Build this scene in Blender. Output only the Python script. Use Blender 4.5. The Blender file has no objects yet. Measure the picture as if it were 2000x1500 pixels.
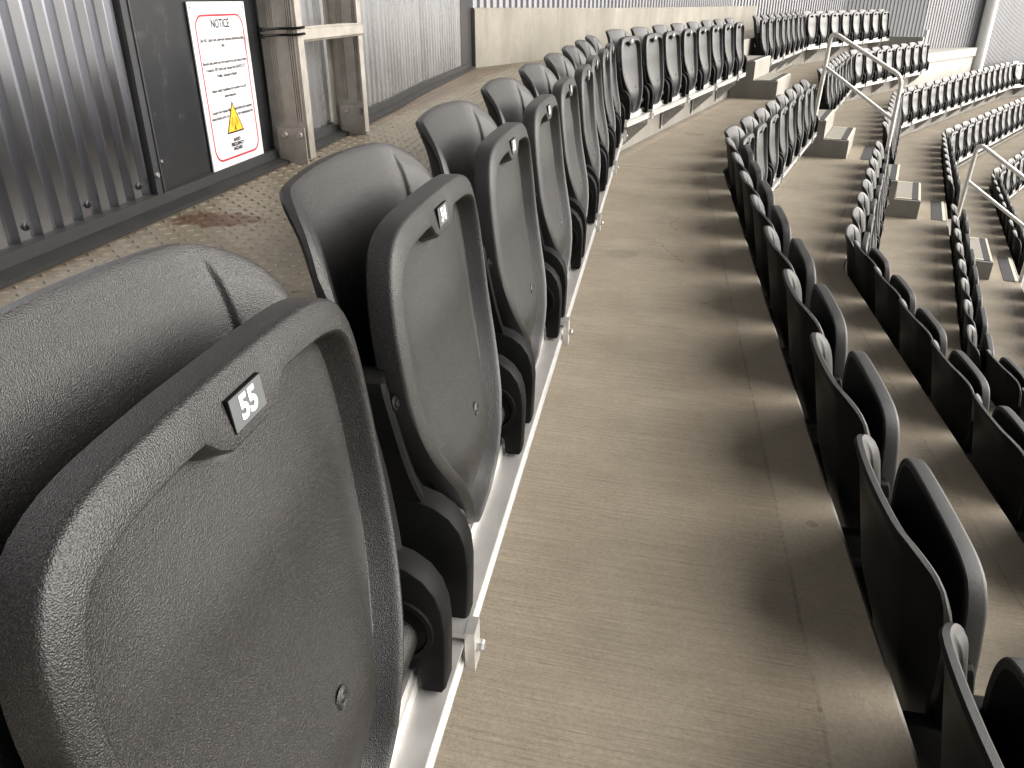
import bpy, math, random
from mathutils import Vector, Matrix

random.seed(7)
SC = bpy.context.scene
COL = SC.collection
rad = math.radians

# ------------------------------------------------------------------ camera
cam = bpy.data.cameras.new('camera')
cam.sensor_width = 36.0
cam.lens = 27.53
cam.clip_start = 0.02
cam.clip_end = 2000
cam_ob = bpy.data.objects.new('camera', cam)
COL.objects.link(cam_ob)
cam_ob.location = (0, 0, 0)
cam_ob.rotation_euler = (rad(90 - 26.2), 0, rad(10.015))
SC.camera = cam_ob

# ------------------------------------------------------------------ light
SUN_EL, SUN_AZ = rad(25), rad(80)              # azimuth measured from +Y towards +X
sd = Vector((math.sin(SUN_AZ) * math.cos(SUN_EL), math.cos(SUN_AZ) * math.cos(SUN_EL), math.sin(SUN_EL)))
W = bpy.data.worlds.new('World')
SC.world = W
W.use_nodes = True
nt = W.node_tree
nt.nodes.clear()
sky = nt.nodes.new('ShaderNodeTexSky')
sky.sky_type = 'NISHITA'
sky.sun_disc = False
sky.sun_elevation = SUN_EL
sky.sun_rotation = SUN_AZ
sky.dust_density = 4.0
hs = nt.nodes.new('ShaderNodeHueSaturation')
hs.inputs['Saturation'].default_value = 0.3
bg = nt.nodes.new('ShaderNodeBackground')
bg.inputs['Strength'].default_value = 0.15
out = nt.nodes.new('ShaderNodeOutputWorld')
nt.links.new(sky.outputs[0], hs.inputs['Color'])
nt.links.new(hs.outputs[0], bg.inputs[0])
nt.links.new(bg.outputs[0], out.inputs[0])

sun = bpy.data.lights.new('sun', 'SUN')
sun.energy = 3.4
sun.angle = rad(74)
sun.color = (1.0, 0.95, 0.89)
sun_ob = bpy.data.objects.new('sun', sun)
COL.objects.link(sun_ob)
sun_ob.rotation_euler = (-sd).to_track_quat('-Z', 'Y').to_euler()

SC.view_settings.view_transform = 'Standard'
SC.view_settings.look = 'None'
SC.view_settings.exposure = 1.02
SC.view_settings.gamma = 1.0
SC.cycles.use_denoising = True
SC.cycles.max_bounces = 8
SC.cycles.sample_clamp_indirect = 6

# ------------------------------------------------------------------ layout (metres, camera at the origin)
H = 0.9524           # camera above the tread of the front row
T = 0.783            # tread depth
R = 0.5455           # riser height
TH = 0.2665          # the rows turn by this at every bend
X1, P1 = 0.4233, -0.9238
X0, P0 = X1 - 0.788, -1.7118
PIT = 0.504
A2 = 14.05           # second bend
AIS0, AIS1 = 8.95, 9.95
ZF = -H + R          # upper walkway
NROW = 10


def dn(phi):
    return Vector((math.sin(phi), math.cos(phi), 0)), Vector((math.cos(phi), -math.sin(phi), 0))


D1, N1 = dn(0)
D2, N2 = dn(TH)
D3, N3 = dn(2 * TH)
D4, N4 = dn(3 * TH)


def rowx(k):
    return X0 if k == 0 else X1 + (k - 1) * T


def rowp(k):
    return P0 if k == 0 else P1 + (k - 1) * T


def tz(k):
    return -H - k * R


def bend1(k):
    y = (rowx(k) * math.cos(TH) - rowp(k)) / math.sin(TH)
    return Vector((rowx(k), y, 0))


def bend2(k):
    return N2 * rowp(k) + D2 * A2


T3 = 16 * PIT + 0.3


def row_path(k):
    b1, b2 = bend1(k), bend2(k)
    b3 = b2 + D3 * (T3 - 0.12 * max(0, k))
    return [Vector((rowx(k), -4, 0)), b1, b2, b3, b3 + D4 * 9]


def off_path(pts, off):
    """offset a polyline towards the bowl (to the right of its direction)"""
    res = []
    n = len(pts)
    for i in range(n):
        ns = []
        if i > 0:
            d = (pts[i] - pts[i - 1]).normalized()
            ns.append(Vector((d.y, -d.x, 0)))
        if i < n - 1:
            d = (pts[i + 1] - pts[i]).normalized()
            ns.append(Vector((d.y, -d.x, 0)))
        if len(ns) == 2:
            m = (ns[0] + ns[1]).normalized()
            res.append(pts[i] + m * (off / max(0.3, m.dot(ns[0]))))
        else:
            res.append(pts[i] + ns[0] * off)
    return res


# ------------------------------------------------------------------ mesh helpers
class MB:
    def __init__(self):
        self.v, self.f, self.m, self.uv = [], [], [], {}

    def vert(self, p):
        self.v.append(tuple(p))
        return len(self.v) - 1

    def face(self, idx, mat=0, uv=None):
        if uv:
            self.uv[len(self.f)] = uv
        self.f.append(tuple(idx))
        self.m.append(mat)

    def box(self, a, b, mat=0, mtx=None):
        x0, y0, z0 = a
        x1, y1, z1 = b
        ps = [(x0, y0, z0), (x1, y0, z0), (x1, y1, z0), (x0, y1, z0), (x0, y0, z1), (x1, y0, z1), (x1, y1, z1), (x0, y1, z1)]
        if mtx:
            ps = [mtx @ Vector(p) for p in ps]
        i = [self.vert(p) for p in ps]
        for q in ((0, 3, 2, 1), (4, 5, 6, 7), (0, 1, 5, 4), (1, 2, 6, 5), (2, 3, 7, 6), (3, 0, 4, 7)):
            self.face([i[j] for j in q], mat)

    def loops(self, ls, mat=0, close=True, cap0=False, cap1=False):
        """bridge a list of vertex-position loops"""
        ids = [[self.vert(p) for p in l] for l in ls]
        n = len(ls[0])
        for a, b in zip(ids, ids[1:]):
            for i in range(n if close else n - 1):
                j = (i + 1) % n
                self.face((a[i], a[j], b[j], b[i]), mat)
        if cap0:
            self.face(ids[0][::-1], mat)
        if cap1:
            self.face(ids[-1], mat)
        return ids

    def prism(self, prof, frame0, frame1, mat=0, bev=0.0):
        """prof: 2d loop (a,b); frames: functions (a,b)->point"""
        self.loops([[frame0(*p) for p in prof], [frame1(*p) for p in prof]], mat, True, True, True)

    def tube(self, pts, r, n=10, mat=0, caps=True):
        pts = [Vector(p) for p in pts]
        ls = []
        up = Vector((0, 0, 1))
        t0 = (pts[1] - pts[0]).normalized()
        ref = up if abs(t0.dot(up)) < 0.9 else Vector((1, 0, 0))
        a = t0.cross(ref).normalized()
        for i, p in enumerate(pts):
            if i == 0:
                t = t0
            elif i == len(pts) - 1:
                t = (pts[i] - pts[i - 1]).normalized()
            else:
                t = ((pts[i + 1] - p).normalized() + (p - pts[i - 1]).normalized()).normalized()
            a = (a - t * a.dot(t)).normalized()
            b = t.cross(a)
            ls.append([p + (a * math.cos(2 * math.pi * j / n) + b * math.sin(2 * math.pi * j / n)) * r for j in range(n)])
        self.loops(ls, mat, True, caps, caps)

    def disc(self, c, nrm, r, h, n=14, mat=0, ch=0.3):
        c, nrm = Vector(c), Vector(nrm).normalized()
        ref = Vector((0, 0, 1)) if abs(nrm.z) < 0.9 else Vector((1, 0, 0))
        a = nrm.cross(ref).normalized()
        b = nrm.cross(a)
        rg = lambda rr, hh: [c + nrm * hh + (a * math.cos(2 * math.pi * j / n) + b * math.sin(2 * math.pi * j / n)) * rr for j in range(n)]
        self.loops([rg(r, 0), rg(r, h * (1 - ch)), rg(r * (1 - ch * 0.6), h)], mat, True, True, True)

    def build(self, name, mats, parent=None, smooth=None, link=True, weld=False):
        me = bpy.data.meshes.new(name)
        me.from_pydata(self.v, [], self.f)
        if not isinstance(mats, (list, tuple)):
            mats = [mats]
        for m in mats:
            me.materials.append(m)
        for p, m in zip(me.polygons, self.m):
            p.material_index = m
        if self.uv:
            ul = me.uv_layers.new(name='UVMap')
            for fi, uvs in self.uv.items():
                for li, uv in zip(me.polygons[fi].loop_indices, uvs):
                    ul.data[li].uv = uv
        me.update()
        fix_normals(me, weld)
        if smooth is not None:
            me.shade_smooth()
            me.set_sharp_from_angle(angle=rad(smooth))
        o = bpy.data.objects.new(name, me)
        if link:
            COL.objects.link(o)
        if parent:
            o.parent = parent
        return o


def fix_normals(me, weld=False):
    import bmesh
    bm = bmesh.new()
    bm.from_mesh(me)
    if weld:
        bmesh.ops.remove_doubles(bm, verts=bm.verts, dist=2e-5)
        bmesh.ops.dissolve_degenerate(bm, edges=bm.edges, dist=1e-6)
    bmesh.ops.recalc_face_normals(bm, faces=bm.faces)
    bm.to_mesh(me)
    bm.free()


def empty(name, loc, rz=0.0):
    o = bpy.data.objects.new(name, None)
    o.empty_display_size = 0.1
    COL.objects.link(o)
    o.location = loc
    o.rotation_euler = (0, 0, rz)
    return o


def tag(o, label=None, cat=None, group=None, kind=None):
    for k, v in (('label', label), ('category', cat), ('group', group), ('kind', kind)):
        if v:
            o[k] = v
    return o


def copy_tree(o, parent=None):
    c = o.copy()
    COL.objects.link(c)
    c.parent = parent
    for ch in list(o.children):
        copy_tree(ch, c)
    return c


def sm(a, b, x):
    t = min(1, max(0, (x - a) / (b - a)))
    return t * t * (3 - 2 * t)


def interp(tab, x):
    if x <= tab[0][0]:
        return tab[0][1]
    for (a, fa), (b, fb) in zip(tab, tab[1:]):
        if x <= b:
            return fa + (fb - fa) * (x - a) / (b - a)
    return tab[-1][1]


# ------------------------------------------------------------------ materials
class NT:
    def __init__(self, name):
        self.mat = bpy.data.materials.new(name)
        self.mat.use_nodes = True
        self.t = self.mat.node_tree
        self.b = self.t.nodes['Principled BSDF']

    def n(self, typ, **kw):
        nd = self.t.nodes.new(typ)
        for k, v in kw.items():
            if k.startswith('i_'):
                key = k[2:]
                key = int(key) if key.isdigit() else key.replace('_', ' ')
                if hasattr(v, 'is_linked') or isinstance(v, bpy.types.NodeSocket):
                    self.t.links.new(v, nd.inputs[key])
                else:
                    nd.inputs[key].default_value = v
            else:
                setattr(nd, k, v)
        return nd

    def link(self, a, b):
        self.t.links.new(a, b)

    def math(self, op, a, b=0.0, c=0.0):
        nd = self.n('ShaderNodeMath', operation=op)
        for i, x in enumerate((a, b, c)):
            if isinstance(x, bpy.types.NodeSocket):
                self.link(x, nd.inputs[i])
            else:
                nd.inputs[i].default_value = x
        return nd.outputs[0]

    def ramp(self, fac, stops):
        nd = self.n('ShaderNodeValToRGB')
        el = nd.color_ramp.elements
        while len(el) < len(stops):
            el.new(0.5)
        for e, (p, c) in zip(el, stops):
            e.position = p
            e.color = (*c, 1) if len(c) == 3 else c
        self.link(fac, nd.inputs[0])
        return nd.outputs[0]

    def noise(self, vec, scale, detail=3, rough=0.5):
        nd = self.n('ShaderNodeTexNoise')
        nd.inputs['Scale'].default_value = scale
        nd.inputs['Detail'].default_value = detail
        nd.inputs['Roughness'].default_value = rough
        if vec is not None:
            self.link(vec, nd.inputs['Vector'])
        return nd.outputs[0]

    def mapping(self, vec, scale=(1, 1, 1), rot=(0, 0, 0), loc=(0, 0, 0)):
        nd = self.n('ShaderNodeMapping')
        nd.inputs['Scale'].default_value = scale
        nd.inputs['Rotation'].default_value = rot
        nd.inputs['Location'].default_value = loc
        self.link(vec, nd.inputs['Vector'])
        return nd.outputs[0]

    def mix(self, fac, a, b, mode='MIX'):
        nd = self.n('ShaderNodeMixRGB', blend_type=mode)
        for i, x in enumerate((fac, a, b)):
            if isinstance(x, bpy.types.NodeSocket):
                self.link(x, nd.inputs[i])
            elif i == 0:
                nd.inputs[0].default_value = x
            else:
                nd.inputs[i].default_value = (*x, 1)
        return nd.outputs[0]

    def bump(self, h, strength, dist=0.01, normal=None):
        nd = self.n('ShaderNodeBump')
        nd.inputs['Strength'].default_value = strength
        nd.inputs['Distance'].default_value = dist
        self.link(h, nd.inputs['Height'])
        if normal is not None:
            self.link(normal, nd.inputs['Normal'])
        self.link(nd.outputs[0], self.b.inputs['Normal'])
        return nd.outputs[0]

    def set(self, **kw):
        for k, v in kw.items():
            key = k.replace('_', ' ')
            if isinstance(v, bpy.types.NodeSocket):
                self.link(v, self.b.inputs[key])
            elif key == 'Base Color' and len(v) == 3:
                self.b.inputs[key].default_value = (*v, 1)
            else:
                self.b.inputs[key].default_value = v
        return self.mat

    def obj(self):
        return self.n('ShaderNodeTexCoord').outputs['Object']

    def gen(self):
        return self.n('ShaderNodeNewGeometry').outputs['Position']

    def uv(self):
        return self.n('ShaderNodeTexCoord').outputs['UV']


def mat_plastic():
    m = NT('grained_black_plastic')
    o = m.obj()
    g1 = m.noise(o, 900, 2, 0.65)
    vo = m.n('ShaderNodeTexVoronoi')
    vo.inputs['Scale'].default_value = 950
    m.link(o, vo.inputs['Vector'])
    g = m.math('ADD', g1, m.math('MULTIPLY', vo.outputs['Distance'], 0.6))
    blot = m.noise(o, 9, 4, 0.6)
    spk = m.ramp(g1, [(0.38, (0.001, 0.001, 0.001)), (0.54, (0.004, 0.0038, 0.0036)), (0.66, (0.026, 0.0245, 0.023))])
    col = m.mix(m.math('MULTIPLY', blot, 0.3), spk, (0.008, 0.0076, 0.0072))
    # sparkle of the moulded grain, put into the colour as tiny pale flecks
    v2 = m.n('ShaderNodeTexVoronoi')
    v2.inputs['Scale'].default_value = 1050
    m.link(o, v2.inputs['Vector'])
    sv = m.n('ShaderNodeSeparateXYZ')
    m.link(v2.outputs['Color'], sv.inputs[0])
    fl_ = m.math('MULTIPLY', m.math('GREATER_THAN', sv.outputs[0], 0.62), m.ramp(v2.outputs['Distance'], [(0.30, (1, 1, 1)), (0.46, (0, 0, 0))]))
    col = m.mix(m.math('MULTIPLY', fl_, 0.8), col, (0.040, 0.0375, 0.035))
    # pale scuffs, sparse
    sc = m.ramp(m.noise(m.mapping(o, (1, 1, 1)), 38, 6, 0.75), [(0.66, (0, 0, 0)), (0.78, (1, 1, 1))])
    col = m.mix(m.math('MULTIPLY', sc, 0.25), col, (0.09, 0.083, 0.076))
    m.bump(g, 0.6, 0.0009)
    return m.set(Base_Color=col, Roughness=m.ramp(blot, [(0.3, (0.34,) * 3), (0.7, (0.44,) * 3)]), Specular_IOR_Level=0.5, Sheen_Weight=0.015, Sheen_Roughness=0.45, Sheen_Tint=(1, 0.96, 0.91, 1))


def mat_plastic_smooth():
    m = NT('smooth_black_plastic')  # smooth plastic, its dark tone also holds the shade of the rear faces
    o = m.obj()
    g1 = m.noise(o, 500, 2, 0.5)
    m.bump(g1, 0.12, 0.001)
    return m.set(Base_Color=m.ramp(m.noise(o, 20, 4), [(0.3, (0.005, 0.005, 0.005)), (0.7, (0.009, 0.009, 0.0088))]), Roughness=0.5, Specular_IOR_Level=0.06)


def mat_simple(name, col, rough, metal=0.0, var=0.15, scale=14, bump=0.0, bscale=200):
    m = NT(name)
    o = m.obj()
    nz = m.noise(o, scale, 5, 0.6)
    c = m.ramp(nz, [(0.25, tuple(x * (1 - var) for x in col)), (0.75, tuple(x * (1 + var) for x in col))])
    if bump:
        m.bump(m.noise(o, bscale, 3), bump, 0.002)
    return m.set(Base_Color=c, Roughness=m.ramp(nz, [(0.2, (rough * 0.85,) * 3), (0.8, (min(1, rough * 1.15),) * 3)]), Metallic=metal)


def mat_concrete_tread():
    """broom-finished concrete with a smooth trowelled band along both edges; UV = (across, along) in metres"""
    m = NT('broomed_concrete')
    uv = m.uv()
    g = m.gen()
    brk = m.ramp(m.noise(g, 7, 4, 0.8), [(0.40, (0.15,) * 3), (0.62, (1, 1, 1))])
    sp = m.n('ShaderNodeSeparateXYZ')
    m.link(uv, sp.inputs[0])
    u = sp.outputs[0]
    wob = m.math('MULTIPLY', m.math('SUBTRACT', m.noise(g, 5, 3), 0.5), 0.012)
    uw = m.math('ADD', u, wob)
    # band mask: 1 in the broomed field (u is distance from the riser, u2 distance from the nosing stored in Z)
    broom = m.math('MULTIPLY', m.math('GREATER_THAN', uw, 0.108), m.math('LESS_THAN', uw, T - 0.115))
    l1 = m.math('LESS_THAN', m.math('ABSOLUTE', m.math('SUBTRACT', uw, 0.108)), 0.0028)
    l2 = m.math('LESS_THAN', m.math('ABSOLUTE', m.math('SUBTRACT', uw, T - 0.115)), 0.0035)
    lines = m.math('MAXIMUM', l1, l2)
    st = m.noise(m.mapping(uv, (3.5, 150, 1)), 1.0, 5, 0.65)
    st2 = m.noise(m.mapping(uv, (14, 420, 1)), 1.0, 3, 0.6)
    big = m.noise(g, 1.3, 6, 0.62)
    med = m.noise(g, 11, 5, 0.65)
    fine = m.noise(g, 190, 3, 0.6)
    base = m.ramp(big, [(0.3, (0.262, 0.226, 0.170)), (0.7, (0.345, 0.302, 0.234))])
    base = m.mix(m.math('MULTIPLY', m.math('SUBTRACT', 1.0, med), 0.45), base, (0.190, 0.162, 0.118))
    stc = m.ramp(st, [(0.34, (0.78, 0.77, 0.76)), (0.64, (1.07, 1.07, 1.07))])
    bro = m.mix(m.math('MULTIPLY', broom, 0.75), base, m.mix(1.0, base, stc, 'MULTIPLY'))
    smo = m.mix(0.45, base, (0.262, 0.232, 0.184))
    col = m.mix(broom, smo, bro)
    # trodden-in dirt along the riser foot, hairline cracks, gum spots
    dirt = m.ramp(m.math('ADD', u, m.math('MULTIPLY', m.math('SUBTRACT', m.noise(g, 6, 5, 0.7), 0.5), 0.16)), [(0.005, (1, 1, 1)), (0.075, (0, 0, 0))])
    col = m.mix(m.math('MULTIPLY', dirt, 0.55), col, (0.10, 0.088, 0.068))
    ve = m.n('ShaderNodeTexVoronoi', feature='DISTANCE_TO_EDGE')
    ve.inputs['Scale'].default_value = 0.9
    wv = m.n('ShaderNodeVectorMath', operation='ADD')
    m.link(g, wv.inputs[0])
    nw = m.n('ShaderNodeTexNoise')
    nw.inputs['Scale'].default_value = 5
    nw.inputs['Detail'].default_value = 5
    m.link(g, nw.inputs['Vector'])
    sc_ = m.n('ShaderNodeVectorMath', operation='SCALE')
    m.link(nw.outputs['Color'], sc_.inputs[0])
    sc_.inputs['Scale'].default_value = 0.22
    m.link(sc_.outputs[0], wv.inputs[1])
    m.link(wv.outputs[0], ve.inputs['Vector'])
    crk = m.math('MULTIPLY', m.math('LESS_THAN', ve.outputs['Distance'], 0.0022), m.ramp(m.noise(g, 1.1, 2), [(0.50, (0, 0, 0)), (0.56, (1, 1, 1))]))
    col = m.mix(m.math('MULTIPLY', crk, 0.5), col, (0.08, 0.07, 0.055))
    vg = m.n('ShaderNodeTexVoronoi')
    vg.inputs['Scale'].default_value = 3.2
    m.link(g, vg.inputs['Vector'])
    gum = m.math('LESS_THAN', m.math('ADD', vg.outputs['Distance'], m.math('MULTIPLY', m.noise(g, 60, 2), 0.03)), 0.052)
    col = m.mix(m.math('MULTIPLY', gum, 0.45), col, (0.10, 0.088, 0.07))
    # patches and drips with shapes of their own
    pt = m.ramp(m.noise(g, 3.1, 5, 0.7), [(0.62, (0, 0, 0)), (0.72, (1, 1, 1))])
    col = m.mix(m.math('MULTIPLY', pt, 0.22), col, (0.16, 0.14, 0.11))
    pit = m.ramp(m.noise(g, 46, 4, 0.8), [(0.70, (0, 0, 0)), (0.76, (1, 1, 1))])
    col = m.mix(m.math('MULTIPLY', pit, 0.35), col, (0.13, 0.11, 0.085))
    # round damp mark on the front tread
    vd = m.n('ShaderNodeVectorMath', operation='DISTANCE')
    m.link(g, vd.inputs[0])
    vd.inputs[1].default_value = (-0.103, 3.195, -H)
    ring = m.ramp(m.math('ADD', vd.outputs['Value'], m.math('MULTIPLY', m.noise(g, 30, 2), 0.008)), [(0.066, (1, 1, 1)), (0.076, (0, 0, 0))])
    col = m.mix(m.math('MULTIPLY', ring, 0.45), col, (0.17, 0.155, 0.13))
    col = m.mix(m.math('MULTIPLY', m.math('MULTIPLY', lines, brk), 0.5), col, (0.13, 0.115, 0.095))
    nd = m.n('ShaderNodeVectorMath', operation='DOT_PRODUCT')
    m.link(g, nd.inputs[0])
    nd.inputs[1].default_value = (0.189, 0.982, 0)
    jd = m.math('ABSOLUTE', m.math('ADD', m.math('SUBTRACT', nd.outputs['Value'], 4.988), m.math('MULTIPLY', m.math('SUBTRACT', m.noise(g, 9, 4, 0.7), 0.5), 0.05)))
    sz = m.n('ShaderNodeSeparateXYZ')
    m.link(g, sz.inputs[0])
    jm = m.math('MULTIPLY', m.math('LESS_THAN', jd, 0.0055), m.math('GREATER_THAN', sz.outputs[2], -1.0))
    col = m.mix(m.math('MULTIPLY', jm, 0.75), col, (0.05, 0.042, 0.034))
    agg = m.ramp(m.noise(g, 130, 4, 0.75), [(0.36, (0.86, 0.85, 0.84)), (0.64, (1.12, 1.12, 1.12))])
    col = m.mix(0.8, col, m.mix(1.0, col, agg, 'MULTIPLY'))
    blo = m.ramp(m.noise(g, 4.5, 6, 0.7), [(0.35, (0.88, 0.87, 0.86)), (0.65, (1.10, 1.10, 1.10))])
    col = m.mix(0.8, col, m.mix(1.0, col, blo, 'MULTIPLY'))
    h = m.math('ADD', m.math('MULTIPLY', broom, m.math('ADD', st, m.math('MULTIPLY', st2, 0.6))), m.math('MULTIPLY', fine, 0.35))
    h = m.math('SUBTRACT', h, m.math('MULTIPLY', m.math('MULTIPLY', lines, brk), 2.0))
    m.bump(h, 0.8, 0.004)
    return m.set(Base_Color=col, Roughness=0.68, Specular_IOR_Level=0.4)


def mat_concrete_face(name='cast_concrete', c0=(0.18, 0.168, 0.146), c1=(0.255, 0.24, 0.21), streak=0.4):
    m = NT(name)
    g = m.gen()
    big = m.noise(g, 2.2, 6, 0.65)
    col = m.ramp(big, [(0.3, c0), (0.7, c1)])
    sx = m.noise(m.mapping(g, (5, 5, 1.1)), 1.0, 6, 0.75)
    col = m.mix(m.math('MULTIPLY', m.ramp(sx, [(0.45, (0, 0, 0)), (0.7, (1, 1, 1))]), streak), col, tuple(x * 0.62 for x in c0))
    pit = m.ramp(m.noise(g, 60, 3, 0.7), [(0.68, (0, 0, 0)), (0.74, (1, 1, 1))])
    col = m.mix(m.math('MULTIPLY', pit, 0.4), col, tuple(x * 0.5 for x in c0))
    m.bump(m.math('ADD', m.noise(g, 90, 4), big), 0.25, 0.004)
    return m.set(Base_Color=col, Roughness=0.75)


def mat_floor_plate():
    m = NT('dirty_checker_plate')
    g = m.gen()
    big = m.noise(g, 2.0, 5, 0.6)
    fine = m.noise(g, 60, 5, 0.7)
    col = m.ramp(big, [(0.3, (0.150, 0.130, 0.094)), (0.7, (0.212, 0.186, 0.138))])
    col = m.mix(m.math('MULTIPLY', fine, 0.4), col, (0.135, 0.113, 0.078))
    # rust spill
    vm = m.n('ShaderNodeMapping')
    vm.inputs['Location'].default_value = (0.875, -1.462, 0.4069)
    m.link(g, vm.inputs['Vector'])
    v2 = m.mapping(vm.outputs[0], (9.5, 17, 1), (0, 0, rad(-28)))
    ln = m.n('ShaderNodeVectorMath', operation='LENGTH')
    m.link(v2, ln.inputs[0])
    d = m.math('ADD', ln.outputs['Value'], m.math('MULTIPLY', m.math('SUBTRACT', m.noise(g, 24, 5, 0.75), 0.5), 1.9))
    rust = m.ramp(d, [(0.85, (1, 1, 1)), (1.0, (0, 0, 0))])
    col = m.mix(m.math('MULTIPLY', rust, 0.92), col, (0.075, 0.036, 0.016))
    # rusty bloom along the wall foot and sparse spots
    sx = m.n('ShaderNodeSeparateXYZ')
    m.link(g, sx.inputs[0])
    edge = m.math('ADD', sx.outputs[0], m.math('MULTIPLY', m.math('SUBTRACT', m.noise(g, 9, 4, 0.7), 0.5), 0.22))
    e2 = m.ramp(m.math('MULTIPLY', m.math('ADD', edge, 1.04), 1.0), [(0.02, (1, 1, 1)), (0.10, (0, 0, 0))])
    col = m.mix(m.math('MULTIPLY', e2, 0.6), col, (0.07, 0.038, 0.018))
    spots = m.ramp(m.noise(g, 17, 4, 0.8), [(0.68, (0, 0, 0)), (0.73, (1, 1, 1))])
    col = m.mix(m.math('MULTIPLY', spots, 0.55), col, (0.085, 0.05, 0.025))
    m.bump(fine, 0.2, 0.002)
    return m.set(Base_Color=col, Roughness=m.ramp(fine, [(0.3, (0.38,) * 3), (0.7, (0.6,) * 3)]), Metallic=0.1)


def mat_cladding(name, col, rough, metal):
    m = NT(name)
    g = m.gen()
    nz = m.noise(m.mapping(g, (6, 6, 0.8)), 1.0, 4, 0.6)
    c = m.ramp(nz, [(0.3, tuple(x * 0.9 for x in col)), (0.7, tuple(x * 1.08 for x in col))])
    dust = m.ramp(m.noise(g, 25, 5, 0.7), [(0.55, (0, 0, 0)), (0.8, (1, 1, 1))])
    c = m.mix(m.math('MULTIPLY', dust, 0.12), c, (0.3, 0.28, 0.24))
    m.bump(m.noise(m.mapping(g, (3, 3, 2)), 1.0, 2), 0.08, 0.02)
    return m.set(Base_Color=c, Roughness=m.ramp(nz, [(0.2, (rough * 0.85,) * 3), (0.8, (rough * 1.15,) * 3)]), Metallic=metal)


M = {}
M['seat'] = mat_plastic()
M['black'] = mat_plastic_smooth()
M['tread'] = mat_concrete_tread()
M['riser'] = mat_concrete_face()
M['upstand'] = mat_concrete_face('weathered_concrete', (0.150, 0.138, 0.112), (0.245, 0.228, 0.190), 0.55)
M['white_conc'] = mat_concrete_face('pale_concrete', (0.34, 0.325, 0.29), (0.44, 0.42, 0.38), 0.25)
M['plate'] = mat_floor_plate()
M['clad'] = mat_cladding('grey_steel_cladding', (0.36, 0.365, 0.39), 0.20, 1.0)
M['clad_pale'] = mat_cladding('pale_ribbed_steel', (0.62, 0.62, 0.63), 0.28, 0.9)
M['clad_far'] = mat_cladding('pale_steel_cladding', (0.22, 0.22, 0.23), 0.5, 0.3)
M['door'] = mat_cladding('charcoal_steel_sheet', (0.018, 0.019, 0.021), 0.26, 0.15)
M['trim'] = mat_cladding('dark_steel_trim', (0.045, 0.045, 0.048), 0.38, 0.5)
M['skirt'] = mat_simple('black_flashing', (0.010, 0.0095, 0.009), 0.8, 0.0, 0.4, 18, 0.2, 60)
M['alu'] = mat_simple('mill_aluminium', (0.60, 0.59, 0.57), 0.38, 0.8, 0.06, 25)
M['galv'] = mat_simple('galvanised_steel', (0.42, 0.42, 0.41), 0.45, 0.6, 0.22, 40)
M['ladder'] = mat_simple('dull_aluminium', (0.31, 0.288, 0.255), 0.5, 0.45, 0.22, 22, 0.15, 120)
M['bolt'] = mat_simple('zinc_bolt', (0.6, 0.59, 0.57), 0.3, 0.9, 0.1, 40)
M['white'] = mat_simple('white_sign_board', (0.52, 0.52, 0.53), 0.3, 0.0, 0.03, 8)
M['red'] = mat_simple('red_print', (0.36, 0.012, 0.02), 0.4, 0.0, 0.08, 20)
M['ink'] = mat_simple('black_print', (0.02, 0.02, 0.022), 0.4, 0.0, 0.1, 20)
M['amber'] = mat_simple('amber_print', (0.75, 0.36, 0.02), 0.4, 0.0, 0.05, 20)
M['numplate'] = mat_simple('grey_number_plate', (0.085, 0.09, 0.092), 0.32, 0.0, 0.05, 30)
M['numink'] = mat_simple('white_number_print', (0.85, 0.85, 0.83), 0.4, 0.0, 0.03, 30)
M['rail'] = mat_simple('galvanised_pipe', (0.58, 0.57, 0.54), 0.42, 0.55, 0.15, 30)
M['paint'] = mat_simple('white_painted_steel', (0.74, 0.73, 0.70), 0.45, 0.0, 0.06, 6)
M['grip'] = mat_simple('black_grip_tape', (0.030, 0.030, 0.032), 0.85, 0.0, 0.3, 60, 0.5, 300)
M['yellow'] = mat_simple('cream_nosing_paint', (0.58, 0.56, 0.43), 0.6, 0.0, 0.15, 30)
M['roof'] = mat_simple('roof_sheet', (0.045, 0.045, 0.047), 0.6, 0.0, 0.1, 3)
M['ground'] = mat_simple('pale_ground', (0.36, 0.35, 0.32), 0.9, 0.0, 0.2, 0.3)
M['tread_plate'] = mat_simple('ribbed_step_plate', (0.27, 0.255, 0.22), 0.6, 0.2, 0.2, 40, 0.4, 150)

# ------------------------------------------------------------------ setting: ground, terraces, walkway
g = MB()
g.face([g.vert(p) for p in ((-300, -300, -14), (600, -300, -14), (600, 600, -14), (-300, 600, -14))])
tag(g.build('ground', M['ground']), kind='structure')  # unseen ground, added pale to bounce light and brighten the wall reflections


def lerp_path(pts, step=0.5):
    res = []
    for a, b in zip(pts, pts[1:]):
        n = max(1, int((b - a).length / step))
        res += [a + (b - a) * (i / n) for i in range(n)]
    res.append(pts[-1])
    return res


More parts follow.
